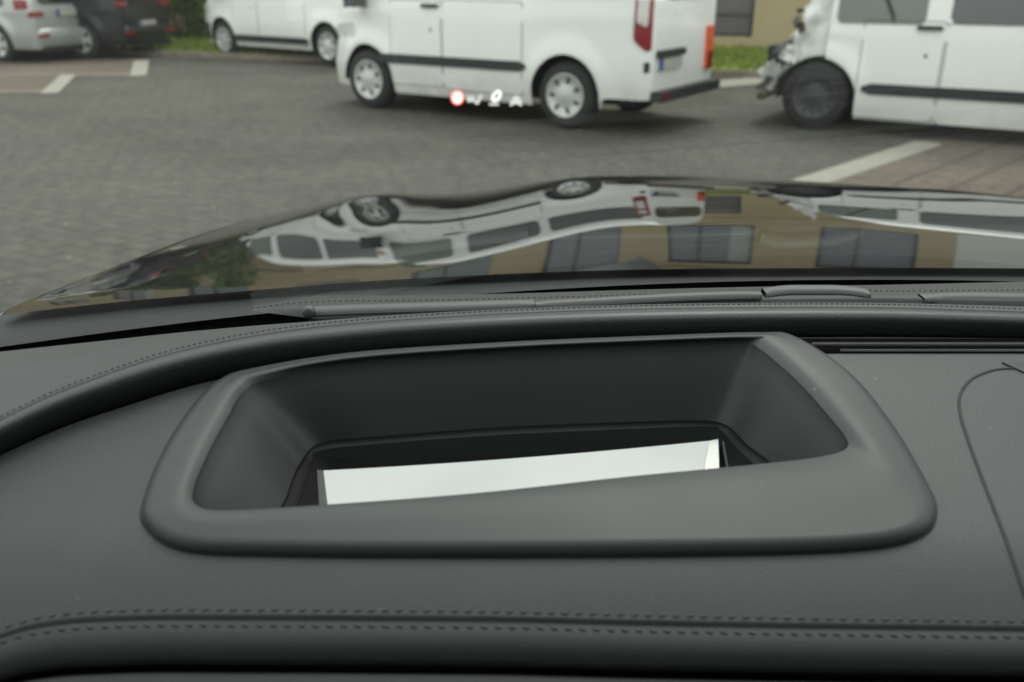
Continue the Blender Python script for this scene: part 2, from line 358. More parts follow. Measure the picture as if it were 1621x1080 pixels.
F3 = [onf(p[0], p[1], floorH) for p in spline_closed(Fl)]
mid1 = [a*.72+b*.28+np.array([0, 0, .0022]) for a, b in zip(Ob, Sh)]; mid2 = [a*.35+b*.65+np.array([0, 0, .0020]) for a, b in zip(Ob, Sh)]
mid3 = [a*.5+b*.5+np.array([0, 0, .0012]) for a, b in zip(Sh, Ch)]; mid4 = [a*.5+b*.5+np.array([0, 0, .0012]) for a, b in zip(Ch, Ih)]
mb = MB(); mb.grid([Oo, Ob, mid1, mid2, Sh, mid3, Ch, mid4, Ih], True)
well = mb.build('display_well', M['bezel'], dash)
jo = [p+(p-cen0)/np.linalg.norm(p-cen0)*.0007+np.array([0, 0, .0002]) for cen0 in [np.mean(Ob, 0)] for p in loop3(O, .0006)]
ji = loop3(O, .0008); MB().grid([[p-np.array([0, 0, .003]) for p in jo], jo, ji], True).build('well_joint', M['seam'], dash)
w1 = [a*.97+b*.03+np.array([0, 0, -.0012]) for a, b in zip(Ih, F3)]
mb = MB(); mb.grid([Ih, w1, lerpl(Ih, F3, .2), lerpl(Ih, F3, .5), lerpl(Ih, F3, .8), F3], True)
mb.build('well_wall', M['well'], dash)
F3b = [p+np.array([0, 0, -.004]) for p in F3]
cen = np.mean(F3b, 0)
mb = MB(); mb.grid([F3, F3b, lerpl(F3b, [cen]*240, .5), [cen+(p-cen)*.02 for p in F3b]], True); mb.build('well_floor', M['black'], dash)
# rounded black gasket inside the well floor
G1 = [(432,850),(470,800),(484,757),(494,728),(506,713),(605,702),(800,688),(1000,679),(1120,675),(1140,680),(1163,706),(1196,738),(1236,785),(1262,830),(1230,850),(1150,862),(1000,872),(750,882),(520,890),(450,885),(424,872)]
fl2 = lambda X, Y: floorH(X, Y)-.003
fl3 = lambda X, Y: floorH(X, Y)-.0015
g3 = [onf(p[0], p[1], fl2) for p in spline_closed(G1)]; g4 = [onf(p[0], p[1], fl3) for p in spline_closed(G1)]
cg = np.mean(g3, 0)
MB().grid([g4, g3, lerpl(g3, [cg]*240, .5), [cg+(p-cg)*.02 for p in g3]], True).build('well_cover', M['gloss'], dash)
fm_ = lambda X, Y: floorH(X, Y)-.0055
def quadsheet(c, name, m, hf, n=16, bow=0):
    P = []
    for i in range(n+1):
        r = []
        for j in range(n+1):
            a, b = j/n, i/n
            x = (c[0][0]*(1-a)+c[1][0]*a)*(1-b)+(c[3][0]*(1-a)+c[2][0]*a)*b
            y = (c[0][1]*(1-a)+c[1][1]*a)*(1-b)+(c[3][1]*(1-a)+c[2][1]*a)*b+bow*4*a*(1-a)*(1-b)
            r.append(onf(x, y, hf))
        P.append(r)
    e = MB(); e.grid(P); e.grid([P[0], off(P[0], 0, -.003)]); e.grid([[r[0] for r in P], off([r[0] for r in P], 0, -.003)]); e.grid([[r[-1] for r in P], off([r[-1] for r in P], 0, -.003)])
    return e.build(name, m, dash, False)
quadsheet([(512, 745), (1122, 698), (1105, 800), (526, 860)], 'mirror', M['mirror'], fm_, 12, 4)
quadsheet([(502, 743.5), (511.6, 745), (525.6, 860), (509, 862)], 'mirror_bevel', M['bezel'], fm_, 4)
quadsheet([(1122.4, 698), (1137, 695), (1140, 790), (1105.4, 800)], 'mirror_bevel', M['mirror_edge'], fm_, 4)
quadsheet([(1143, 699), (1146, 699), (1162, 790), (1158, 790)], 'cover_joint', M['seam'], fm_, 4)
# ---- seam of the centre panel, and slot vents at the right
def strip(pts, wd, name, m, hf, lift=.0006, close=False):
    P = np.array(pts, float); T = np.linspace(0, len(P)-1, 70); q = []
    for t in T:
        i = min(int(t), len(P)-2); f = t-i; a, b, c, d = P[max(i-1, 0)], P[i], P[i+1], P[min(i+2, len(P)-1)]
        q.append(.5*((2*b)+(-a+c)*f+(2*a-5*b+4*c-d)*f*f+(-a+3*b-3*c+d)*f**3))
    p3 = [Vector(onf(x, y, hf)) for x, y in q]
    L_, R_ = [], []
    for i, p in enumerate(p3):
        d = (p3[min(i+1, 69)]-p3[max(i-1, 0)]).normalized(); s = Vector((-d.y, d.x, 0)).normalized()*wd/2
        L_.append(p+s+Vector((0, 0, lift))); R_.append(p-s+Vector((0, 0, lift)))
    Cn = [p+Vector((0, 0, lift)) for p in p3]
    mb = MB(); mb.grid([[a-Vector((0, 0, .002)) for a in L_], L_, Cn, R_, [a-Vector((0, 0, .002)) for a in R_]])
    return mb.build(name, m, dash)
strip([(1640, 985), (1621, 940), (1592, 855), (1560, 772), (1535, 705), (1521, 660), (1519, 630), (1533, 605), (1558, 591), (1590, 584), (1640, 586)], .0015, 'panel_seam', M['seam'], dashH)
quadsheet([(1586, 573), (1660, 573), (1680, 603), (1624, 590)], 'sensor_window', M['trim'], lambda X, Y: dashH(X, Y)-.001, 3)
def bandq(y0, y1, x0, x1, name, m, lift, y0b=None):
    A = []; Bq = []
    for x in np.linspace(x0, x1, 40):
        A.append(onf(x, y0, lambda X, Y: dashH(X, Y)-lift)); Bq.append(onf(x, y1, lambda X, Y: dashH(X, Y)-lift))
    mb = MB(); mb.grid([off(A, 0, -.003), A, Bq, off(Bq, 0, -.003)]); return mb.build(name, m, dash)
slots = MB()
bandq(558, 536, 1262, 2050, 'slot_vent', M['void'], .0008)
bandq(554.5, 553, 1330, 2050, 'slot_rib', M['dash'], .0018)
bandq(544, 542, 1285, 2050, 'slot_rib', M['roll'], .0022)
# ---- cowl tray, defroster grille, windscreen
XW = np.arange(-420, 2080, 20.0)
def wsb(X): return .745-.20*min(abs(X-.32), .95)**2*1.15     # windscreen base line in plan (car centre at x = .32)
def wpt(X, t):      # t = distance up the glass in plan; bows across the car
    Y = wsb(X)-t; z = -.250+.577*t+.02*t*t - .03*min(abs(X-.32), 1.0)**2
    return np.array([X, Y, z])
WX = np.linspace(-.62, 1.26, 64)
mb = MB(); mb.grid([[wpt(x, -.01)+np.array([0, 0, -.03]) for x in WX], [wpt(x, -.01) for x in WX]]+[[wpt(x, t) for x in WX] for t in np.linspace(0, .001, 2)])
mb.build('windscreen_band', M['frit'], car)
ws = MB().grid([[wpt(x, t) for x in WX] for t in np.linspace(.001, .77, 28)]).build('windscreen', M['screen'], car)
tr0 = tray1
MB().grid([[np.array([x, -.1+wsb(x), -.262]) for x in WX], [wpt(x, -.012)+np.array([0, 0, -.012]) for x in WX]]).build('defroster_tray', M['black'], dash)
# leather pad in front of the glass; stitch row imitates the reflected roll stitching
pa_ = [(400, 488), (450, 476), (500, 469), (540, 467.5), (600, 468), (800, 465), (1000, 459), (1200, 454), (1400, 451), (1621, 446), (1950, 440)]
pb_ = [(400, 489), (450, 490), (500, 490), (600, 488), (800, 484), (1000, 479), (1200, 475), (1400, 474), (1621, 478), (1950, 486)]
px_ = np.linspace(400, 1950, 110); ya = interp(pa_, px_); yb = interp(pb_, px_)
def prow(f, H): return [at(x, a*(1-f)+b*f, H) for x, a, b in zip(px_, ya, yb)]
r0 = prow(0, .240)
MB().grid([[p+np.array([0, .004, -.006*min(1, i/14)]) for i, p in enumerate(r0)], r0, prow(.35, .2385), prow(.7, .2375), prow(1, .2375), [p+np.array([0, -.004, -.012*min(1, i/14)]) for i, p in enumerate(prow(1, .2375))]]).build('cowl_pad', M['pad'], dash)
stitches(off(prow(.42, .2378), 0, .0002), .0045, .0028, .0008, .0004, M['threadl'], 'pad_stitch_reflection', dash, .1)
# mesh lips
def lip(px, name, m, H, h2=.0045, depth=.010, teeth=True):
    pts = [at(x, y, H) for x, y in px]; xs_ = [p[0] for p in px]
    P = []; q = []
    fine = np.linspace(px[0][0], px[-1][0], 60); ys = interp(px, fine)
    for i, (x, y) in enumerate(zip(fine, ys)):
        e = min(1, min(i, 59-i)/4.0)**.5; p = at(x, y, H)
        P.append([p+np.array([0, depth*1.1, -h2-.004]), p+np.array([0, depth, -.001*e]), p+np.array([0, depth*.6, .0012*e]), p, p+np.array([0, -.0022, -.0018*e-.0005]), p+np.array([0, -.0026, -.0045])])
    o = MB().grid(P).build(name, m, dash)
    if teeth:
        t = MB()
        for x in np.arange(px[0][0]+6, px[-1][0]-4, 4.6):
            y = float(interp(px, [x])[0]); p = at(x, y, H)+np.array([0, -.0030, -.0030])
            for k in range(3):
                b = p+np.array([.0009*(k % 2), -.0012*k-.0002, -.0024*k]); s = .0006
                t.box(b[0]-s, b[0]+s, b[1]-s*.7, b[1]+s*.7, b[2]-.0010, b[2]+.0008)
        t.build('perforated_edge', M['lip'], dash, False)
    return o
lip([(484, 492), (560, 489), (660, 486), (760, 483), (846, 480)], 'defroster_lip', M['lip'], .229)
lip([(848, 481), (940, 476), (1040, 470.5), (1120, 467), (1206, 465)], 'defroster_lip', M['lip'], .233, depth=.006)
lip([(1212, 463), (1240, 459), (1290, 458), (1340, 459), (1378, 464)], 'defroster_lip', M['lip'], .234, depth=.012)
lip([(1462, 471), (1530, 469), (1600, 470), (1750, 474), (1950, 482)], 'defroster_lip', M['lip'], .236)
p = at(489, 494, .2285); knob = MB(); knob.lathe([(.0001, -.004), (.0035, -.004), (.0045, -.002), (.0045, .002), (.0035, .004), (.0001, .004)], 16, c=tuple(p)); knob.build('lip_end', M['lip'], dash)
# ---- bonnet
XC=.32
def slope(dl): return np.interp(dl, [8, 10.5, 12.1, 14.6, 17.8, 19], [11.2, 10.6, 10.0, 5.3, 2.5, 2.0])
Ys=[.86];Hs=[.2865]
while Ys[-1]<2.7:
    dl=math.degrees(math.atan2(Hs[-1],Ys[-1]));s_=slope(dl)
    if Ys[-1]>2.15:s_+=(Ys[-1]-2.15)**1.5*160
    Ys.append(Ys[-1]+.01);Hs.append(Hs[-1]+.01*math.tan(R(min(s_,60))))
def sm(a,b,x): t=min(max((x-a)/(b-a),0),1);return t*t*(3-2*t)
def hoodH(X,Y):
    h=float(np.interp(Y,Ys,Hs));a=abs(X-XC);left=X<XC
    wdt=(.905 if left else .90)-.08*sm(1.0,2.1,Y)-.25*sm(1.9,2.6,Y);q=a/wdt
    h+=.010*q**2+(.010 if left else .045)*q**6
    cw=.20-.03*(Y-.9);k_=max(0,Y-.82);lf=1.0 if left else .25
    fl=sm(cw-.08,cw+.30,a)
    h+=lf*(.082*(1-math.exp(-2.2*k_))/2.2+.003-.002*sm(1.5,2.1,Y))*fl
    if left:h+=.014*(1-math.exp(-max(0,Y-.80)/.2))*min(q,1.1)**3
    rg=.715-.05*(Y-.9)
    h-=lf*(.003+.011*sm(1.0,1.9,Y))*math.exp(-((a-rg)/.09)**2)
    if q>1:h+=(q-1)**1.5*4
    return h

HX = np.linspace(XC-.96, XC+.96, 170)
cu_ = [(-200, 522), (0, 499), (200, 477), (400, 460), (560, 447), (800, 434), (1000, 427), (1200, 425), (1621, 425), (1950, 430)]
qx = np.linspace(-420, 2300, 100); cy_ = interp(cu_, qx)
ce = [onf(x, y, hoodH) for x, y in zip(qx, cy_)]
def Yrear(x): return float(np.interp(x, [p[0] for p in ce], [p[1] for p in ce]))
def hrow(t): return [(x, Yrear(x)*(1-t)+2.6*t, -hoodH(x, Yrear(x)*(1-t)+2.6*t)) for x in HX]
HR = [hrow(t) for t in np.linspace(0, 1, 120)]
MB().grid(HR).build('bonnet', M['hood'], car)
c1 = [p+np.array([0, -.006, -.008]) for p in ce]
c0 = [p+np.array([0, .07, -.006]) for p in c1]; c2 = [p+np.array([0, -.03, -.004]) for p in c1]; c3 = [p+np.array([0, -.13, -.022]) for p in c1]
MB().grid([c0, c1, c2, c3, off(c3, 0, -.03)]).build('cowl_panel', M['cowl'], car)
# ---- body around the cabin: header, roof, pillars, rear, plus added light-blocking panels (outside the frame, they shade the dashboard)
RX = np.linspace(-.62, 1.26, 30)
top = [wpt(x, .75)+np.array([0, 0, .01]) for x in RX]
rows = [top]
for k in range(1, 14):
    t = k/13; rows.append([np.array([p[0], p[1]*(1-t)-2.3*t, p[2]+(.06*math.sin(t*math.pi*.55))-.05*t]) for p in top])
outer = [[p+np.array([0, 0, .035]) for p in r] for r in rows]
mb = MB(); mb.grid(rows); mb.grid(outer); mb.grid([rows[0], outer[0]]); mb.grid([rows[-1], outer[-1]])
mb.build('roof', M['headliner'], car)
for sx in (-1, 1):
    X0 = XC+sx*.945; pts = [np.array([X0, wsb(X0)-t, wpt(X0, t)[2]]) for t in np.linspace(-.05, .77, 14)]
    MB().tube(pts, .035, 10).build('windscreen_pillar', M['headliner'], car)
    mb = MB(); mb.box(min(X0, X0+sx*.06), max(X0, X0+sx*.06), -2.3, .62, -.95, -.22); mb.build('door_panel', M['black'], car, False)
mb = MB(); mb.box(-.6, 1.24, -2.36, -2.3, -.9, -.1); mb.box(-.6, 1.24, -2.3, .30, -.98, -.94); mb.build('cabin_floor', M['black'], car, False)
mb = MB(); mb.box(-.62, 1.26, -2.4, -2.36, -.2, .25); mb.box(-.66, -.64, -2.3, -.35, -.2, .2); mb.box(1.27, 1.29, -2.3, -.35, -.2, .2); mb.build('light_block_panel', M['black'], car, False)  # added unseen panels close the back and sides to cut light
# no seats behind the viewer; the added panels alone darken that side
# ---- head-up display marks, shown on the windscreen
def onglass(x, y):
    d = ray(x, y); lo_, hi_ = .1, 1.5
    for _ in range(50):
        m_ = (lo_+hi_)/2; p = d*m_; t = wsb(p[0])-p[1]
        if p[2] > wpt(p[0], t)[2]: lo_ = m_   # still above the glass -> inside
        else: hi_ = m_
    return d*(lo_-.002)
def glassdist(x, y):
    d = ray(x, y); best = None
    for m_ in np.linspace(.15, 1.2, 2000):
        p = d*m_; t = wsb(p[0])-p[1]
        g = p[2]-wpt(p[0], t)[2]
        if g < 0 and best is None and t < .6: best = m_; break
        if g >= 0 and m_ > .15: pass
    # inside of the glass lies below it: find the crossing where the ray goes above the pane
    prev = None
    for m_ in np.linspace(.15, 1.4, 3000):
        p = d*m_; t = wsb(p[0])-p[1]; g = p[2]-wpt(p[0], t)[2]
        if prev is not None and prev < 0 <= g: return m_
        prev = g
    return .5
def hudpoly(pts, name, m, push=.0015):
    V = [ray(x, y)*(glassdist(x, y)-push) for x, y in pts]; c = sum(V)/len(V)
    V2 = V+[c]; n_ = len(V); mb = MB(); mb.add(V2, [(i, (i+1) % n_, n_) for i in range(n_)])
    V3 = [v*1.0008 for v in V]; mb.add(V+V3, [(i, (i+1) % n_, n_+(i+1) % n_, n_+i) for i in range(n_)])
    return mb.build(name, m, hud, False)
hud = MB().add([ray(x, y)*(glassdist(x, y)-.0003) for x, y in ((713, 144), (830, 144), (830, 170), (713, 170))], [(0, 1, 2, 3)]).build('head_up_display', glass('combiner', (1, 1, 1), 0, 0.0), car)
el = lambda cx_, cy_, a, b, rot=0, n=28: [(cx_+a*math.cos(t)*math.cos(rot)-b*math.sin(t)*math.sin(rot), cy_+a*math.cos(t)*math.sin(rot)+b*math.sin(t)*math.cos(rot)) for t in np.linspace(0, 2*math.pi, n, endpoint=False)]
hudpoly(el(724, 155, 10.5, 11.5), 'sign_ring', M['hudr'], .001)
hudpoly(el(724, 155, 8.0, 9.0), 'sign_face', M['hudw'], .002)
hudpoly([(738, 153), (751, 153), (752, 161), (740, 162)], 'symbol_bar', M['hudd'])
hudpoly(el(755, 162, 4, 3.5), 'symbol_dot', M['hudd'])
hudpoly([(755, 158), (761, 150), (764, 152), (759, 161)], 'symbol_needle', M['hudd'])
# slanted speed digit: 0 with an opening, and the unit bar below
def ringpoly(cx_, cy_, a, b, sk, wd_):
    mb = MB(); A = []; Bq = []
    for t in np.linspace(0, 2*math.pi, 33):
        for k, l_ in ((1, A), (0, Bq)):
            aa, bb = (a, b) if k else (a-wd_, b-wd_); yy = bb*math.sin(t); xx = aa*math.cos(t)-sk*yy
            l_.append(ray(cx_+xx, cy_+yy)*(glassdist(cx_+xx, cy_+yy)-.0015))
    mb.grid([A, Bq]); return mb.build('speed_digit', M['hudw'], hud, False)
ringpoly(786, 152.5, 7.2, 8.8, .35, 3.6)
hudpoly([(775, 163), (790, 163), (789, 167), (774, 167)], 'unit_mark', M['hudd'])
hudpoly([(807, 168), (808, 160), (811, 158), (814, 152.5), (821, 152.5), (824, 158), (826, 160), (826, 168), (823, 168), (822, 165), (811, 165), (810, 168)], 'vehicle_symbol', M['hudd'])
# =================================================================== GROUND
def sheet(name, pts, z, m, kind='structure'):
    return struct(obj(name, [(x, y, z) for x, y in pts], [tuple(range(len(pts)))], m, None, False), kind)
sheet('ground', [(-120, -60), (120, -60), (120, 160), (-120, 160)], 0, M['asphalt'])
def slab(name, pts, z0, z1, m):
    n_ = len(pts); V = [(x, y, z0) for x, y in pts]+[(x, y, z1) for x, y in pts]
    return struct(obj(name, V, [tuple(range(n_, 2*n_))]+[(i, (i+1) % n_, n_+(i+1) % n_, n_+i) for i in range(n_)], m, None, False))
vd = Vector((-.936, .352)); vn = Vector((.352, .936))      # along / across the far verge
def vp(s, d): q = Vector((-8, 18.75))-vd*s*1+vn*d; return (q.x, q.y)
# verge: kerb then grass
slab('kerb', [vp(-40, -.15), vp(45, -.15), vp(45, 0), vp(-40, 0)], -.02, .10, mat('kerb_stone', (.20, .17, .13), .9, var=(6, .3)))
slab('verge_soil', [vp(-40, 0), vp(45, 0), vp(45, 40), vp(-40, 40)], -.02, .09, M['grass'])
# grass blades
mb = MB()
for i in range(26000):
    s = random.uniform(-10, 22); d = random.uniform(.02, 5.5)**1.0; x, y = vp(s, d); h = random.uniform(.04, .13); a = random.uniform(0, 6.28); b = .02
    l_ = (random.uniform(-.05, .05), random.uniform(-.05, .05))
    mb.add([(x-b*math.cos(a), y-b*math.sin(a), .088), (x+b*math.cos(a), y+b*math.sin(a), .088), (x+l_[0], y+l_[1], .09+h)], [(0, 1, 2)])
struct(mb.build('grass', M['grass'], None, False), 'stuff', 'green grass growing on the verge behind the parked vans', 'grass')
# right-hand paving with its joints, white line
P = [ground(*p) for p in ((1330, 287), (1400, 250), (1468, 222), (1621, 232), (1900, 240))]
P = [ground(1180, 340), ground(1262, 292), ground(1454, 222)] 
pa, pb = Vector(ground(1258, 285)), Vector(ground(1450, 224)); dv = (pb-pa).normalized(); nv = Vector((dv.y, -dv.x))
def lp(s, t): q = pa+dv*s+nv*t; return (q.x, q.y)
slen = (pb-pa).length
sheet('paving', [lp(-3.5, .08), lp(slen, .08), lp(slen+4.2, .08), lp(slen+4.2, 9), lp(-3.5, 9)], .004, M['paving'])
sheet('white_line', [lp(-3.5, 0), lp(slen, 0), lp(slen, .26), lp(-3.5, .26)], .008, M['line'])
mb = MB()
for k in range(14):
    t = .62+k*.36; a, b, c, d = lp(-3.5, t), lp(slen+4, t), lp(slen+4, t+.028), lp(-3.5, t+.028); mb.add([(q[0], q[1], .0075) for q in (a, b, c, d)], [(0, 1, 2, 3)])
struct(mb.build('paving_joint', mat('joint', (.075, .06, .05), .9), None, False))
# pale grit and dead leaves lying on the blocks
mb = MB()
for i in range(900):
    Yg = random.uniform(2.6, 16); Xg = random.uniform(-.85, .62)*Yg; a_ = random.uniform(0, 6.28); r_1, r_2 = random.uniform(.006, .020), random.uniform(.004, .011)
    mb.add([(Xg+r_1*math.cos(a_+t)*(1 if k % 2 else r_2/r_1), Yg+r_1*math.sin(a_+t)*(1 if k % 2 else r_2/r_1), .0095+.006*random.random()) for k, t in enumerate((0, 1.2, 2.6, 3.9, 5.1))], [(0, 1, 2, 3, 4)])
struct(mb.build('leaf_litter', mat('litter', (.30, .28, .20), .9, var=(3, .4)), None, False), 'stuff', 'pale grit and dead leaf bits scattered over the grey block ground', 'litter')
# left-hand parking bays
def q4(name, a, b, c, d, z, m): return sheet(name, [ground(*a), ground(*b), ground(*c), ground(*d)], z, m)
q4('paving', (-260, 96), (228, 93), (222, 121), (-300, 128), .004, M['paving'])
q4('paving', (-300, 124), (108, 119), (72, 148), (-320, 152), .0045, M['paving'])
q4('white_line', (212, 97), (236, 96), (232, 120), (206, 121), .008, M['line'])
q4('white_line', (98, 118), (122, 118), (92, 148), (63, 149), .0085, M['line'])
q4('white_line', (1118, 129), (1212, 122), (1212, 133), (1118, 141), .008, M['line'])
def dots(name, a, b, n_, z, wd_=.12):
    A, B = Vector(ground(*a)), Vector(ground(*b)); mb = MB()
    for i in range(n_):
        c = A.lerp(B, (i+.5)/n_); d_ = (B-A).normalized(); ln = (B-A).length/n_*.36; nn = Vector((-d_.y, d_.x))*wd_/2; e = d_*ln
        mb.add([(*(c-e-nn), z), (*(c+e-nn), z), (*(c+e+nn), z), (*(c-e+nn), z)], [(0, 1, 2, 3)])
    return struct(mb.build(name, M['line'], None, False))
dots('dotted_line', (-300, 116), (210, 119), 60, .0085)
dots('dotted_line', (-300, 148), (64, 146), 36, .0088)
# =================================================================== VEHICLES
def make_vehicle(root, sp):
    wb, roh, foh = sp['wb'], sp['roh'], sp['foh']; W = sp['W']; sill = sp['sill']; R0 = sp['R']; ra = sp['ra']
    zt = sp['zt']; tum = sp['tum']; paint = M[sp['paint']]
    x0, x1 = -roh, wb+foh
    Rc = R0+sp.get('wz', 0)*.85
    def ztop(x): return float(np.interp(x, [a for a, b in zt], [b for a, b in zt]))
    def plan(x):
        f = 1.0
        d = x1-x; fr = sp.get('nose', .9)
        if d < fr: f *= 1-sp.get('nosek', .28)*(1-d/fr)**2.2
        d = x-x0
        if d < .35: f *= 1-.05*(1-d/.35)**2
        if d < .14: f *= 1-.10*(1-d/.14)**2.2
        return f
    def hw(x, z):
        s = 1.0
        if z < .55: s -= .05*((.55-z)/.3)**2
        if z > 1.0: s -= tum*((z-1.0)/.95)**1.7
        # shoulder crease and flare at the arches
        s += .006*math.exp(-((z-sp.get('crease', 1.02))/.04)**2)
        for c in (0, wb):
            r_ = math.hypot(x-c, z-Rc); s += .022*math.exp(-((r_-ra-.03)/.10)**2)*(1 if z < 1.1 else 0)
        return W*s*plan(x)
    def zb(x):
        b = sill
        for c in (0, wb):
            if abs(x-c) < ra: b = max(b, Rc+math.sqrt(ra*ra-(x-c)**2))
        if x > wb+ra: b = sill+.02
        if x < -ra: b = sill+sp.get('tailup', 0)*min(1, (-ra-x)/.04)
        return b
    xs = sorted(set([round(x, 3) for x in list(np.arange(x0, x1, .06))+[x1, x0+.01, x0+.03, x0+.05, x0+.08, x0+.11, x0+.14]+[c+s*ra*math.cos(a) for c in (0, wb) for s in (-1, 1) for a in np.linspace(0, 1.5, 12)]+[c+s*(ra+.001) for c in (0, wb) for s in (-1, 1)] if x0 <= x <= x1]))
    if sp.get('cut'): xs = [x for x in xs if x <= sp['cut']]
    rows = []; NS = 16; NA = 9
    for x in xs:
        zt_, zb_ = ztop(x), zb(x); sh = min(.22, (zt_-zb_)*.3) if sp.get('van') else min(.2, (zt_-zb_)*.3); zs = zt_-sh; r = []
        for k in range(NS+1):
            z = zb_+(zs-zb_)*k/NS; r.append((x, hw(x, z), z))
        y1 = r[-1][1]
        for k in range(1, NA+1):
            a = math.pi/2*k/NA; r.append((x, y1*(math.cos(a)**.62 if a < 1.57 else 0), zs+sh*math.sin(a)**.8))
        full = r+[(p[0], -p[1], p[2]) for p in reversed(r[:-1])]
        rows.append(full)
    mb = MB(); mb.grid(rows)
    for e in ((rows[0],) if sp.get('cut') else (rows[0], rows[-1])):
        m_ = len(e); b = len(mb.V); mb.V += e
        for k in range(m_//2-1): mb.F.append((b+k, b+k+1, b+m_-2-k, b+m_-1-k)); mb.fm.append(0)
        k = m_//2-1; mb.F.append((b+k, b+k+1, b+m_-1-k)); mb.fm.append(0)
    body = sharp(mb.build('body', paint, root), 40)
    # dark chassis and arch liners
    mb = MB(); mb.box(x0+.25, (sp.get('cut') or x1)-.3, -.55, .55, .24, .55)
    mb.build('chassis', M['black'], root, False)
    for c in (0, wb):
        for s in (-1, 1):
            P = []; mb = MB()
            for a in np.linspace(-.05, math.pi+.05, 20): P.append([(c+(ra-.005)*math.cos(a), s*(W-.05), Rc+(ra-.005)*math.sin(a)), (c+(ra-.005)*math.cos(a), s*.5, Rc+(ra-.005)*math.sin(a))])
            mb.grid(P)
            mb.box(c-ra, c+ra, min(s*.5, s*.52), max(s*.5, s*.52), .3, Rc+ra)
            mb.build('arch_liner', M['black'], root)
    # wheels
    for c in (0, wb):
        for s in (-1, 1):
            wz = sp.get('wz', 0); Wt = .11; yc = s*(W-.13)
            kind = sp['wheel'][0 if c == 0 else 1] if isinstance(sp['wheel'], tuple) else sp['wheel']
            wr = MB().lathe([(R0*.62, -Wt), (R0*.86, -Wt-.005), (R0*.96, -Wt+.02), (R0, -Wt+.05), (R0, Wt-.05), (R0*.96, Wt-.02), (R0*.86, Wt+.005), (R0*.62, Wt)], 36, c=(c, yc, R0+wz)).build('wheel', M['tyre'], root)
            mb = MB(); fa = Wt-.015; sgn = s
            mb.lathe([(R0*.66, sgn*(fa+.022)), (R0*.62, sgn*(fa+.026)), (R0*.58, sgn*(fa+.004)), (R0*.3, sgn*(fa+.018)), (R0*.12, sgn*(fa+.030)), (.002, sgn*(fa+.032))], 36, c=(c, yc, R0+wz))
            hubm = M['hub'] if kind != 'steel' else M['steel']
            nh = 7 if kind == 'hub' else (5 if kind == 'alloy' else 12); rad = R0*(.45 if kind != 'steel' else .47); hr = {'hub': .030, 'alloy': .060, 'steel': .016}[kind]
            for q in range(nh):
                a = 2*math.pi*q/nh; px, pz = c+rad*math.cos(a), R0+wz+rad*math.sin(a); y_ = yc+sgn*(fa+.020)
                V = [(px, y_+sgn*.003, pz)]+[(px+hr*(1.25 if kind != 'steel' else 1)*math.cos(t)*math.cos(a)-hr*.62*math.sin(t)*math.sin(a), y_, pz+hr*1.25*math.cos(t)*math.sin(a)+hr*.62*math.sin(t)*math.cos(a)) for t in np.linspace(0, 6.283, 10, endpoint=False)]
                mb.add(V, [(0, k+1, (k+1) % 10+1) for k in range(10)], 1)
            mb.build('hubcap' if kind != 'steel' else 'rim', hubm, wr, True, [hubm, M['black']])
    # --- patches on the flanks
    def patch(x_a, x_b, lo, hi, s, offv, m, name, parent, nx=14, nz=6, rr=.05):
        P = []
        for x in np.linspace(x_a, x_b, nx*2 if rr else nx):
            l_, h_ = lo(x) if callable(lo) else lo, hi(x) if callable(hi) else hi
            e = min(x-x_a, x_b-x)
            if rr and e < rr: k_ = rr-math.sqrt(max(0, rr*rr-(rr-e)**2)); l_ += k_; h_ -= k_
            P.append([(x, s*(hw(x, z)+offv), z) for z in np.linspace(l_, h_, nz)])
        c = MB(); c.grid(P)
        ed = [P[0]]+[[r[0] for r in P], [r[-1] for r in P], P[-1]]
        for q in ed: c.grid([q, [(a, b-s*.03, d) for a, b, d in q]])
        return c.build(name, m, parent)
    def rpatch(y_a, y_b, z_a, z_b, offv, m, name, parent, rr=.03):   # on the tail
        P = []
        for y in np.linspace(y_a, y_b, 16):
            e = min(y-y_a, y_b-y); k_ = rr-math.sqrt(max(0, rr*rr-(rr-e)**2)) if e < rr else 0
            P.append([(x0-offv+sp.get('rake', 0)*max(0, z-1.0), y, z) for z in np.linspace(z_a+k_, z_b-k_, 5)])
        c = MB(); c.grid(P)
        for q in (P[0], P[-1], [r[0] for r in P], [r[-1] for r in P]): c.grid([q, [(a+.05, b, d) for a, b, d in q]])
        return c.build(name, m, parent)
    def fpatch(x_a, x_b, fy, offv, m, name, nx=8, ny=10):   # on the sloping top (windscreen)
        P = []
        for x in np.linspace(x_a, x_b, nx):
            z = ztop(x)+offv; y_ = hw(x, z-.2)*fy
            P.append([(x, y_*a, z-.12*abs(a)**6) for a in np.linspace(-1, 1, ny*2)])
        return MB().grid(P).build(name, m, root)
    return dict(patch=patch, rpatch=rpatch, fpatch=fpatch, hw=hw, ztop=ztop, body=body, x0=x0, x1=x1, sp=sp, root=root)
def plate(v, yc, z, w_=.52):
    x0 = v['x0']; p = MB().box(x0-.035, x0-.004, yc-w_/2, yc+w_/2, z-.055, z+.055).build('number_plate', M['plate'], v['root'], False)
    MB().box(x0-.037, x0-.02, yc+w_/2-.05, yc+w_/2+.001, z-.0555, z+.0555).build('blue_band', M['plateb'], p, False)
    mb = MB(); xx = yc+w_/2-.09
    for ch in range(7):      # unreadable blurred characters in the photograph: worn dark marks
        mb.box(x0-.0365, x0-.03, xx-.028, xx, z-.028, z+.028); mb.V = mb.V; xx -= .056
    return p
van_zt = lambda wb, foh: [(-1.02, 1.90), (-.9, 1.96), (-.5, 1.985), (1.0, 1.99), (wb-.75, 1.96), (wb-.35, 1.86), (wb+.1, 1.52), (wb+.38, 1.26), (wb+.55, 1.16), (wb+foh-.3, 1.02), (wb+foh-.1, .88), (wb+foh, .62)]
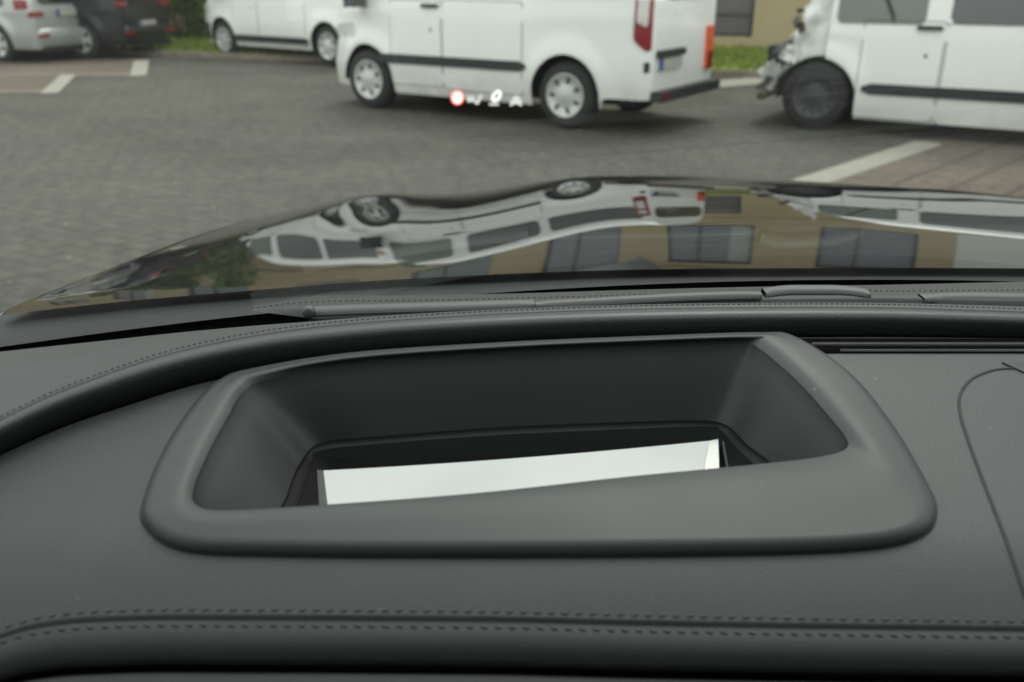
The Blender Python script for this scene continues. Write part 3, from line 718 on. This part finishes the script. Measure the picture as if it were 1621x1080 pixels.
def doors(v, s, xa, xb, z0, z1, hx_=None, label=None):
    seal = v['patch'](xa-.008, xb+.008, z0-.008, z1+.008, s, .0015, M['trim'], 'door', v['root'], rr=.02)
    pn = v['patch'](xa, xb, z0, z1, s, .004, M[v['sp']['paint']], 'door_skin', seal, rr=.02)
    if hx_ is not None:
        y_ = v['hw'](hx_, 1.17)
        MB().box(hx_-.11, hx_+.11, s*y_-(.0 if s > 0 else .035), s*y_+(.035 if s > 0 else 0), 1.15, 1.19).build('handle', M['trim'], seal, False)
        y_ = v['hw'](hx_, .92); MB().lathe([(.001, s*(.006)), (.016, s*.006), (.018, 0)], 12, c=(hx_, s*y_, .92)).build('lock', M['trim'], seal)
    return seal
def dress_van(v, glassm, strip_=True, front=True, rearlamps=True, seatrows=True, mb_strip=(.42, 2.35)):
    root, wb, ptch = v['root'], v['sp']['wb'], v['patch']; W = v['sp']['W']
    R0, ra = v['sp']['R'], v['sp']['ra']
    slope_ws = lambda x: min(1.74, float(np.interp(x, [wb-.75, wb-.25, wb+.2, wb+.32], [1.78, 1.72, 1.42, 1.30])))
    for s in (1, -1):
        doors(v, s, wb-1.12, wb-ra-.06+.14 if False else wb-.40, .32, 1.22, wb-.98)
        doors(v, s, .52, wb-1.15, .30, 1.22, wb-1.30 if False else None)
        w1_ = ptch(wb-.93, wb-.13, 1.27-.5*v['sp'].get('wz', 0), slope_ws, s, .010, glassm, 'side_window', root, rr=.05)
        ptch(.62, wb-1.14, 1.28-.5*v['sp'].get('wz', 0), 1.76, s, .010, M['glassdark'], 'side_window', root, rr=.06)
        ptch(-.82, .48, 1.28, 1.76, s, .010, M['glassdark'], 'side_window', root, rr=.06)
        # black window mask behind panes
        if strip_:
            st_ = mb_strip
            ptch(st_[0], st_[1], .545, .645, s, .022, M['trim'], 'rubbing_strip', root, rr=.03, nz=3)
        if front:
            y_ = v['hw'](wb-.05, 1.2)
            c = MB(); c.box(wb-.08, wb+.10, s*(y_+.05)-.0, s*(y_+.05)+s*.18, 1.14, 1.38) if s > 0 else c.box(wb-.08, wb+.10, s*(y_+.23), s*(y_+.05), 1.14, 1.38)
            c.box(wb-.02, wb+.04, min(s*(y_-.02), s*(y_+.06)), max(s*(y_-.02), s*(y_+.06)), 1.18, 1.22)
            c.build('door_mirror', M['trim'], root, False)
    if front:
        v['fpatch'](wb-.30, wb+.36, .90, .012, M['glassdark'], 'windscreen')
        for s in (1, -1): ptch(v['x1']-.55, v['x1']-.12, lambda x: .80+.05*(x-wb), lambda x: .98-.12*(x-v['x1']+.55), s, .012, M['clear'], 'headlight', root, rr=.06)
    x0 = v['x0']
    # tail: window, lamps, plate, bumper, handle
    v['rpatch'](-.62, .62, 1.26, 1.72, .012, M['glassdark'], 'rear_window', root, .10)
    if rearlamps:
        for s in (1, -1):
            a, b = (W-.13, W-.075) if s > 0 else (-W+.075, -W+.13)
            lampo = ptch(x0+.015, x0+.165, lambda x: .80+.9*max(0, x-x0-.05), 1.66, s, .012, M['red'], 'tail_lamp', root, rr=.02)
            ptch(x0+.045, x0+.135, lambda x: 1.02+.5*max(0, x-x0-.05), 1.34, s, .018, M['clear'], 'clear_lens', lampo, rr=.02)
            ptch(x0+.045, x0+.135, 1.42, 1.56, s, .018, M['clear'], 'clear_lens', lampo, rr=.02)
            ptch(x0+.02, x0+.06, .60, .70, s, .010, M['trim'], 'hinge', root, rr=.01)
def transit(name, label, loc, rz, wheel='hub', group=None, paint='white', damaged=False, bumper='trim', left=False, wb=2.95, W=.975, tail=1.02):
    root = thing(name, label, 'van', loc, rz, group)
    foh = .92 if left or damaged else .74
    sp = dict(wb=wb, roh=tail, tailup=.13, foh=foh, W=W, wz=.15 if damaged else 0, sill=(.30 if damaged else .21) if not left else .24, R=.335, ra=.405, zt=van_zt(wb, foh), tum=.10, paint=paint, wheel=wheel, van=True, nose=1.0, nosek=.30, crease=1.10)
    if damaged: sp['cut'] = wb-.05
    v = make_vehicle(root, sp)
    return root, v
# ---- centre van
cvr, cv = transit('van', 'white middle van seen from its left and rear, with orange lens on the tail', (0, 0, 0), 0, group='white vans', wb=2.70, W=.86, tail=.92)
H1 = R(146)
def place(root, v, gx, gy, hd, axle='rear'):
    W = v['sp']['W']-.02; h = Vector((math.cos(hd), math.sin(hd))); lft = Vector((-h.y, h.x))
    c = Vector((gx, gy))-lft*W
    if axle == 'front': c -= h*v['sp']['wb']
    root.location = (c.x, c.y, -v['sp'].get('wz', 0)); root.rotation_euler = (0, 0, hd)
place(cvr, cv, *ground(893, 204), H1)
dress_van(cv, M['vglass'], mb_strip=(.47, 2.50))
plate(cv, .38, .67, .50)
r_ = cv['root']; X0 = cv['x0']
MB().box(X0-.05, X0-.004, .08, .68, .735, .80).build('plate_lamp_housing', M['trim'], r_, False)
MB().box(X0-.11, X0+.02, -.76, .74, .32, .42).box(X0-.115, X0-.09,   .60, .71, .355, .40, 1).build('rear_step', M['trim'], r_, False, [M['trim'], M['red']])
cv['rpatch'](-.67, -.52, .54, .98, .032, M['orange'], 'right_tail_lens', r_, .01)
cv['rpatch'](-.67, -.535, .54, .72, .036, M['red'], 'reflector', r_, .01)
MB().lathe([(.001, 0), (.045, 0), (.05, .01)], 16, c=(0, 0, 0)).build('tail_emblem', M['trim'], r_)
r_.children[-1].rotation_euler = (0, 0, R(90)); r_.children[-1].location = (X0-.02, -.52, 1.14)
mbp = MB(); mbp.box(X0-.06, X0+.4, .66, .985, .33, .56); 
# ---- damaged van
dvr, dv = transit('van', 'white van on the right with crushed front end and bare black steel wheel', (0, 0, 0), 0, wheel=('hub', 'steel'), group='white vans', damaged=True)
place(dvr, dv, *ground(1282, 206), R(149), 'front')
dress_van(dv, M['vglass'], front=False, mb_strip=(.42, 2.50))
plate(dv, .0, .70)
# crumpled nose: the front wings and bonnet pushed in and folded
wbd = dv['sp']['wb']; Wd = dv['sp']['W']
rs = np.random.RandomState(3)
def crumple(p, a=.05):
    x, y, z = p
    n1 = math.sin(x*17+z*9+y*3)+math.sin(z*23-x*11+1.3)+math.sin(y*13+x*19)
    return (x+a*.35*n1, y+a*.5*math.sin(x*21+z*15)*(.6+.4*n1), z+a*.35*math.sin(x*15+y*9+z*7))
for s in (1, -1):
    P = []
    for x in np.linspace(wbd-.08, wbd+.56, 34):
        f = (x-wbd-.06)/.50; f = max(f, 0)*1.0; e_ = min(1, (x-wbd+.08)/.14)
        top_ = (1.66+.30*(1-e_) if f <= 0 else 1.66-1.05*f**.9) if f < .6 else 1.66-1.05*.6**.9-(f-.6)*.45
        arch = .455+math.sqrt(max(0, .42**2-(x-wbd)**2)) if abs(x-wbd) < .42 else .50+(x-wbd-.43)*.1
        arch = max(arch, .50)
        r = []
        for z in np.linspace(arch, max(top_, arch+.05), 26):
            y_ = Wd*(1-.05-.30*f**2)-.05*max(0, z-1.0)
            r.append(crumple((x, s*y_, z), .02+.085*min(1, .35*e_+f*1.6)*min(1, 3*(z-arch)+.15)))
        P.append(r)
    MB().grid(P).build('crushed_wing', M['white2'], dvr, False)
P = []
for x in np.linspace(wbd+.06, wbd+.50, 18):
    f = (x-wbd-.06)/.44; z0 = 1.60-.72*f
    P.append([crumple((x, a*Wd*(.88-.2*f), z0-.10*abs(a)**4), .02+.13*f) for a in np.linspace(-1, 1, 26)])
MB().grid(P).build('buckled_bonnet', M['white2'], dvr, False)
mb = MB(); mb.box(wbd+.35, wbd+.60, -.70, .66, .52, .94); mb.build('radiator_pack', M['black'], dvr, False)
mb = MB(); P = []
for a_ in np.linspace(0, math.pi, 14): P.append([crumple((wbd+.44+.10*math.sin(a_)*math.cos(b_), .30+.62*math.cos(a_), .86+.15*math.sin(a_)*math.sin(b_)), .05) for b_ in np.linspace(0, 2*math.pi, 22)])
mb.grid(P); mb.build('torn_grille', M['black'], dvr)
mb = MB(); mb.tube([(wbd+.52, .86, .50), (wbd+.56, .84, .46), (wbd+.60, .78, .44), (wbd+.63, .60, .42), (wbd+.64, .2, .42), (wbd+.62, -.6, .43)], .045, 8); mb.tube([(wbd+.54, .84, .60), (wbd+.60, .80, .54), (wbd+.66, .70, .52), (wbd+.68, .3, .50)], .028, 8); mb.build('bent_crossmember', M['rust'], dvr)
P = [[(wbd+.44*math.cos(a), Wd-.06-.25*k, .455+.40*math.sin(a)) for a in np.linspace(.12, 1.45, 12)] for k in (0, 1)]
MB().grid(P).build('inner_arch', M['rust'], dvr)
mb = MB(); mb.box(wbd+.20, wbd+.27, Wd-.03, Wd-.005, 1.28, 1.32); mb.build('loose_bracket', M['trim'], dvr)
dv['fpatch'](wbd-.30, wbd+.10, .90, .012, M['glassdark'], 'windscreen')
for k_ in range(13):
    a_, f_ = rs.uniform(0, 6.28), rs.uniform(0, 1); cx_, cz_ = wbd+.10+.48*f_, 1.42-.80*f_+rs.uniform(-.22, .06); sz_ = rs.uniform(.05, .12)
    P = [[(cx_+sz_*(u_*math.cos(a_)-.6*w_*math.sin(a_)), Wd*(.97-.28*f_*f_)+.035+.03*math.sin(5*u_+k_)-.02*w_, cz_+sz_*(u_*math.sin(a_)+.6*w_*math.cos(a_))+.015*math.sin(7*u_)) for u_ in np.linspace(-1, 1, 7)] for w_ in (-.8, 0, .8)]
    MB().grid(P).build('torn_panel', M[['white2', 'white2', 'white2', 'rust', 'trim'][k_ % 5]], dvr, False)
dv['patch'](wbd-.66, wbd-.42, lambda x: 1.19+1.9*(x-wbd+.66), lambda x: 1.27+1.9*(x-wbd+.66), 1, .0125, M['trim'], 'far_pillar_strip', dvr, rr=0)  # dark strip on the pane stands for the far pillar behind it
# ---- far white van with grey sill trim
lvr, lv = transit('van', 'farthest white van with grey bumpers, parked by the grass left of the middle van', (0, 0, 0), 0, group='white vans', left=True)
place(lvr, lv, *ground(521, 105), R(142.5))
dress_van(lv, M['vglass'], strip_=False)
lv['patch'](.46, 2.60, .33, .44, 1, .024, M['trim'], 'sill_trim', lvr, rr=.02, nz=3)
plate(lv, .0, .70)
x1 = lv['x1']; x0 = lv['x0']
for s in (1, -1):
    lv['patch'](x1-.46, x1-.02, .31, .62, s, .014, M['trim'], 'front_bumper', lvr, rr=.04)
    lv['patch'](x0+.02, x0+.50, .31, .62, s, .014, M['trim'], 'rear_bumper', lvr, rr=.04)
MB().box(x0-.08, x0+.02, -.88, .88, .33, .60).build('rear_bumper', M['trim'], lvr, False)
# ---- passenger cars at the left
def estate(name, label, paint, g, hd, wheel, W=.89, h=1.46, suv=False, wb=2.7):
    root = thing(name, label, 'car', (0, 0, 0), 0)
    foh, roh = .85, .86
    zt = [(-roh, h*.62), (-roh+.06, h*.74), (-roh+.22, h*.92), (-roh+.5, h*.98), (.8, h), (wb*.5, h*.99), (wb*.62, h*.93), (wb-.35, h*.70), (wb+.1, h*.64), (wb+foh-.3, h*.56), (wb+foh, h*.38)]
    sp = dict(wb=wb, roh=roh, foh=foh, W=W, sill=.24 if not suv else .30, R=.32 if not suv else .35, ra=.38 if not suv else .41, zt=zt, tum=.22, paint=paint, wheel=wheel, nose=.9, nosek=.3, crease=.86)
    v = make_vehicle(root, sp); place(root, v, *g, hd)
    for s in (1, -1):
        v['patch'](-.35, .35, h*.66, h*.86, s, .008, M['glassdark'], 'side_window', root, rr=.06)
        v['patch'](.42, 1.15, h*.66, h*.88, s, .008, M['glassdark'], 'side_window', root, rr=.05)
        v['patch'](1.22, 2.05, h*.66, lambda x: h*(.88-.20*max(0, (x-1.5)/.55)), s, .008, M['glassdark'], 'side_window', root, rr=.05)
        for a, b in ((.40, 1.16), (1.20, 2.15)):
            seal = v['patch'](a, b, .36, h*.62, s, .0015, M['trim'], 'door', root, rr=.02); v['patch'](a+.006, b-.006, .366, h*.615, s, .004, M[paint], 'door_skin', seal, rr=.02)
            MB().box(a+.08, a+.22, s*v['hw'](a, .8)-.0 if s > 0 else s*v['hw'](a, .8)-.03, s*v['hw'](a, .8)+.03 if s > 0 else s*v['hw'](a, .8), h*.56, h*.58).build('handle', M[paint], seal, False)
        v['patch'](-roh+.04, -roh+.26, h*(.70 if suv else .62), h*(.84 if suv else .74), s, .010, M['red'], 'tail_lamp', root, rr=.03)
        a, b = (W*.60, W*.93) if s > 0 else (-W*.93, -W*.60)
        v['rpatch'](a, b, h*(.60 if suv else .535), h*(.66 if suv else .60), .012, M['red'], 'tail_lamp', root, .02)
        v['rpatch'](a, b-.1 if s > 0 else b, .44, .50, .070, M['red'], 'reflector', root, .01)
    # bumper
    P = []
    for z, o in ((.26, .0), (.30, .035), (.42, .06), (.54, .062), (.58, .04), (.585, .0)):
        r = []
        for a in np.linspace(-1, 1, 41):
            yy = a*(W-.01); r.append((v['x0']-o+.28*abs(a)**8, yy*(1 if abs(a) < .98 else .995), z))
        P.append(r)
    MB().grid(P).build('rear_bumper', M[paint], root)
    MB().box(v['x0']-.03, v['x0']+.05, -W*.8, W*.8, .20, .27).build('bumper_underside', M['black'], root, False)
    v['rpatch'](-.58, .58, h*.69, h*.90, .0, M['glassdark'], 'rear_window', root, .08)
    plate(v, 0, h*.58 if not suv else .62)
    v['fpatch'](wb*.60, wb-.30, .8, .01, M['glassdark'], 'windscreen')
    return root, v
sr, sv = estate('estate_car', 'silver estate car at the left edge of the frame, seen from the rear', 'silver', ground(4, 99), R(157), 'alloy')
br, bv = estate('estate_car', 'black estate car between the silver car and the hedge', 'dark', ground(134, 94), R(166), 'alloy', W=.86, h=1.55, suv=True)
# =================================================================== BUILDING
B0 = Vector((4.93, 18.95)); ang = math.atan2(vd.y, vd.x)
bd = thing('building', 'long beige rendered building with grey framed windows behind the vans', 'building', (B0.x, B0.y, 0), ang)
# local x runs to the left along the facade, local -y... facade outward normal is +y (towards the cars)
def wall_with_holes(x0, x1, z0, z1, holes, t, m, name):
    xs = sorted(set([x0, x1]+[h[0] for h in holes]+[h[1] for h in holes])); zs = sorted(set([z0, z1]+[h[2] for h in holes]+[h[3] for h in holes])); mb = MB()
    for a, b in zip(xs[:-1], xs[1:]):
        for c, d in zip(zs[:-1], zs[1:]):
            mx_, mz = (a+b)/2, (c+d)/2
            if any(h[0] < mx_ < h[1] and h[2] < mz < h[3] for h in holes): continue
            mb.add([(a, 0, c), (b, 0, c), (b, 0, d), (a, 0, d)], [(0, 1, 2, 3)])
    for h in holes:
        a, b, c, d = h; mb.grid([[(a, 0, c), (b, 0, c), (b, 0, d), (a, 0, d), (a, 0, c)], [(a, -t, c), (b, -t, c), (b, -t, d), (a, -t, d), (a, -t, c)]])
    return mb.build(name, m, bd, False)
wins = []
for k in range(-5, 10):
    c = .72+3.3*k; wins.append((c-.98, c+.98, 2.85, 5.1))
gw = []
for k in range(-5, 10):
    c = .58+3.3*k; gw.append((c-.52, c+.52, .30, 2.0))
holes = [h for h in wins if h[0] > -4.2]+gw
wall_with_holes(-20, 34, 0, 8.2, holes+[(-19.9, -4.3, 2.6, 8.1)], .22, M['wallb'], 'wall')
MB().add([(-20, .0, 2.6), (-4.3, 0, 2.6), (-4.3, 0, 8.1), (-20, 0, 8.1)], [(0, 1, 2, 3)]).build('white_cladding', M['wallw'], bd, False)
MB().box(-6.3, -6.1, 0, .12, 3.9, 4.05).build('wall_lamp', M['frame'], bd, False)
MB().box(-20, 34, -12, -.23, 8.15, 8.4).box(-20.2, 34.2, -.3, .12, 8.21, 8.45).build('roof', M['frame'], bd, False)
MB().box(-20, -19.8, -12, -.01, 0, 8.14).box(33.8, 34, -12, -.01, 0, 8.14).box(-19.8, 33.8, -12, -11.8, 0, 8.14).build('side_wall', M['wallb'], bd, False)
MB().box(-20, 34, 0, .05, 5.35, 5.42).box(-4.3, 34, 0, .04, 2.42, 2.50).build('ledge', M['wallb'], bd, False)
for h in holes:
    a, b, c, d = h; up_ = c > 2
    mb = MB(); t = .07
    mb.box(a, b, -.20, -.12, c, c+t).box(a, b, -.20, -.12, d-t, d).box(a, a+t, -.20, -.12, c+t, d-t).box(b-t, b, -.20, -.12, c+t, d-t)
    if up_: mb.box((a+b)/2+.18, (a+b)/2+.24, -.20, -.12, c+t, d-t)
    else:
        for k in range(1, 4): mb.box(a+t, b-t, -.20, -.13, c+(d-c)*k/4-.02, c+(d-c)*k/4+.02)
    wn = mb.build('window', M['frame'], bd, False)
    MB().box(a+.01, b-.01, -.17, -.16, c+.01, d-.01).build('pane', mat('facade_glass', (.10+.05*random.random(), .125+.04*random.random(), .13+.03*random.random()), .12, spec=.8), wn, False)
    if up_ and random.random() < .5: MB().box(a+t, a+t+.45, -.158, -.15, c+t, d-t).build('blind', M['blind'], wn, False)
# =================================================================== HEDGE PLANTS
def bush(name, label, c, rx, ry, h, nl, seed):
    rs = random.Random(seed); root = thing(name, label, 'hedge' if 'hedge' in name else 'bush', (c[0], c[1], .08)); mb = MB()
    blobs = [(rs.uniform(-rx, rx)*.7, rs.uniform(-ry, ry)*.6, rs.uniform(.08, .95)*h, rs.uniform(.25, .5)) for _ in range(46)]
    for i in range(nl):
        b = rs.choice(blobs); r = b[3]; d = Vector((rs.gauss(0, 1), rs.gauss(0, 1), rs.gauss(0, 1))).normalized()*r*rs.uniform(.6, 1.08)
        p = Vector((b[0], b[1], b[2]))+d
        if p.z < .02: continue
        a = Vector((rs.gauss(0, 1), rs.gauss(0, 1), rs.gauss(0, 1))).normalized(); u = a.orthogonal().normalized(); s = rs.uniform(.045, .085)
        v_ = a.cross(u); mb.add([p-u*s, p-v_*s*.5, p+u*s, p+v_*s*.5], [(0, 1, 2, 3)])
    mb.build('foliage', M['leaf'], root, False)
    st_ = MB()
    for b in blobs[:5]: st_.tube([(b[0]*.15, b[1]*.15, 0), (b[0]*.6, b[1]*.6, b[2]*.5), (b[0], b[1], b[2])], [.03, .02, .008], 5)
    st_.build('trunk', M['stem'], root)
    return root
gp = ground(292, 66)
bush('hedge_bush', 'dense green hedge bush between the black car and the farthest white van', (gp[0]+.2, gp[1]-.6), 1.5, .9, 3.0, 9000, 1)
q = vp(-3.4, 3.2); bush('hedge_bush', 'green hedge bush behind the silver car at the left edge', q, 1.8, .9, 2.9, 8000, 2)
q = vp(5.3, 3.4); bush('hedge_bush', 'green hedge bush hidden behind the farthest white van', q, 1.6, .8, 2.2, 6000, 3)
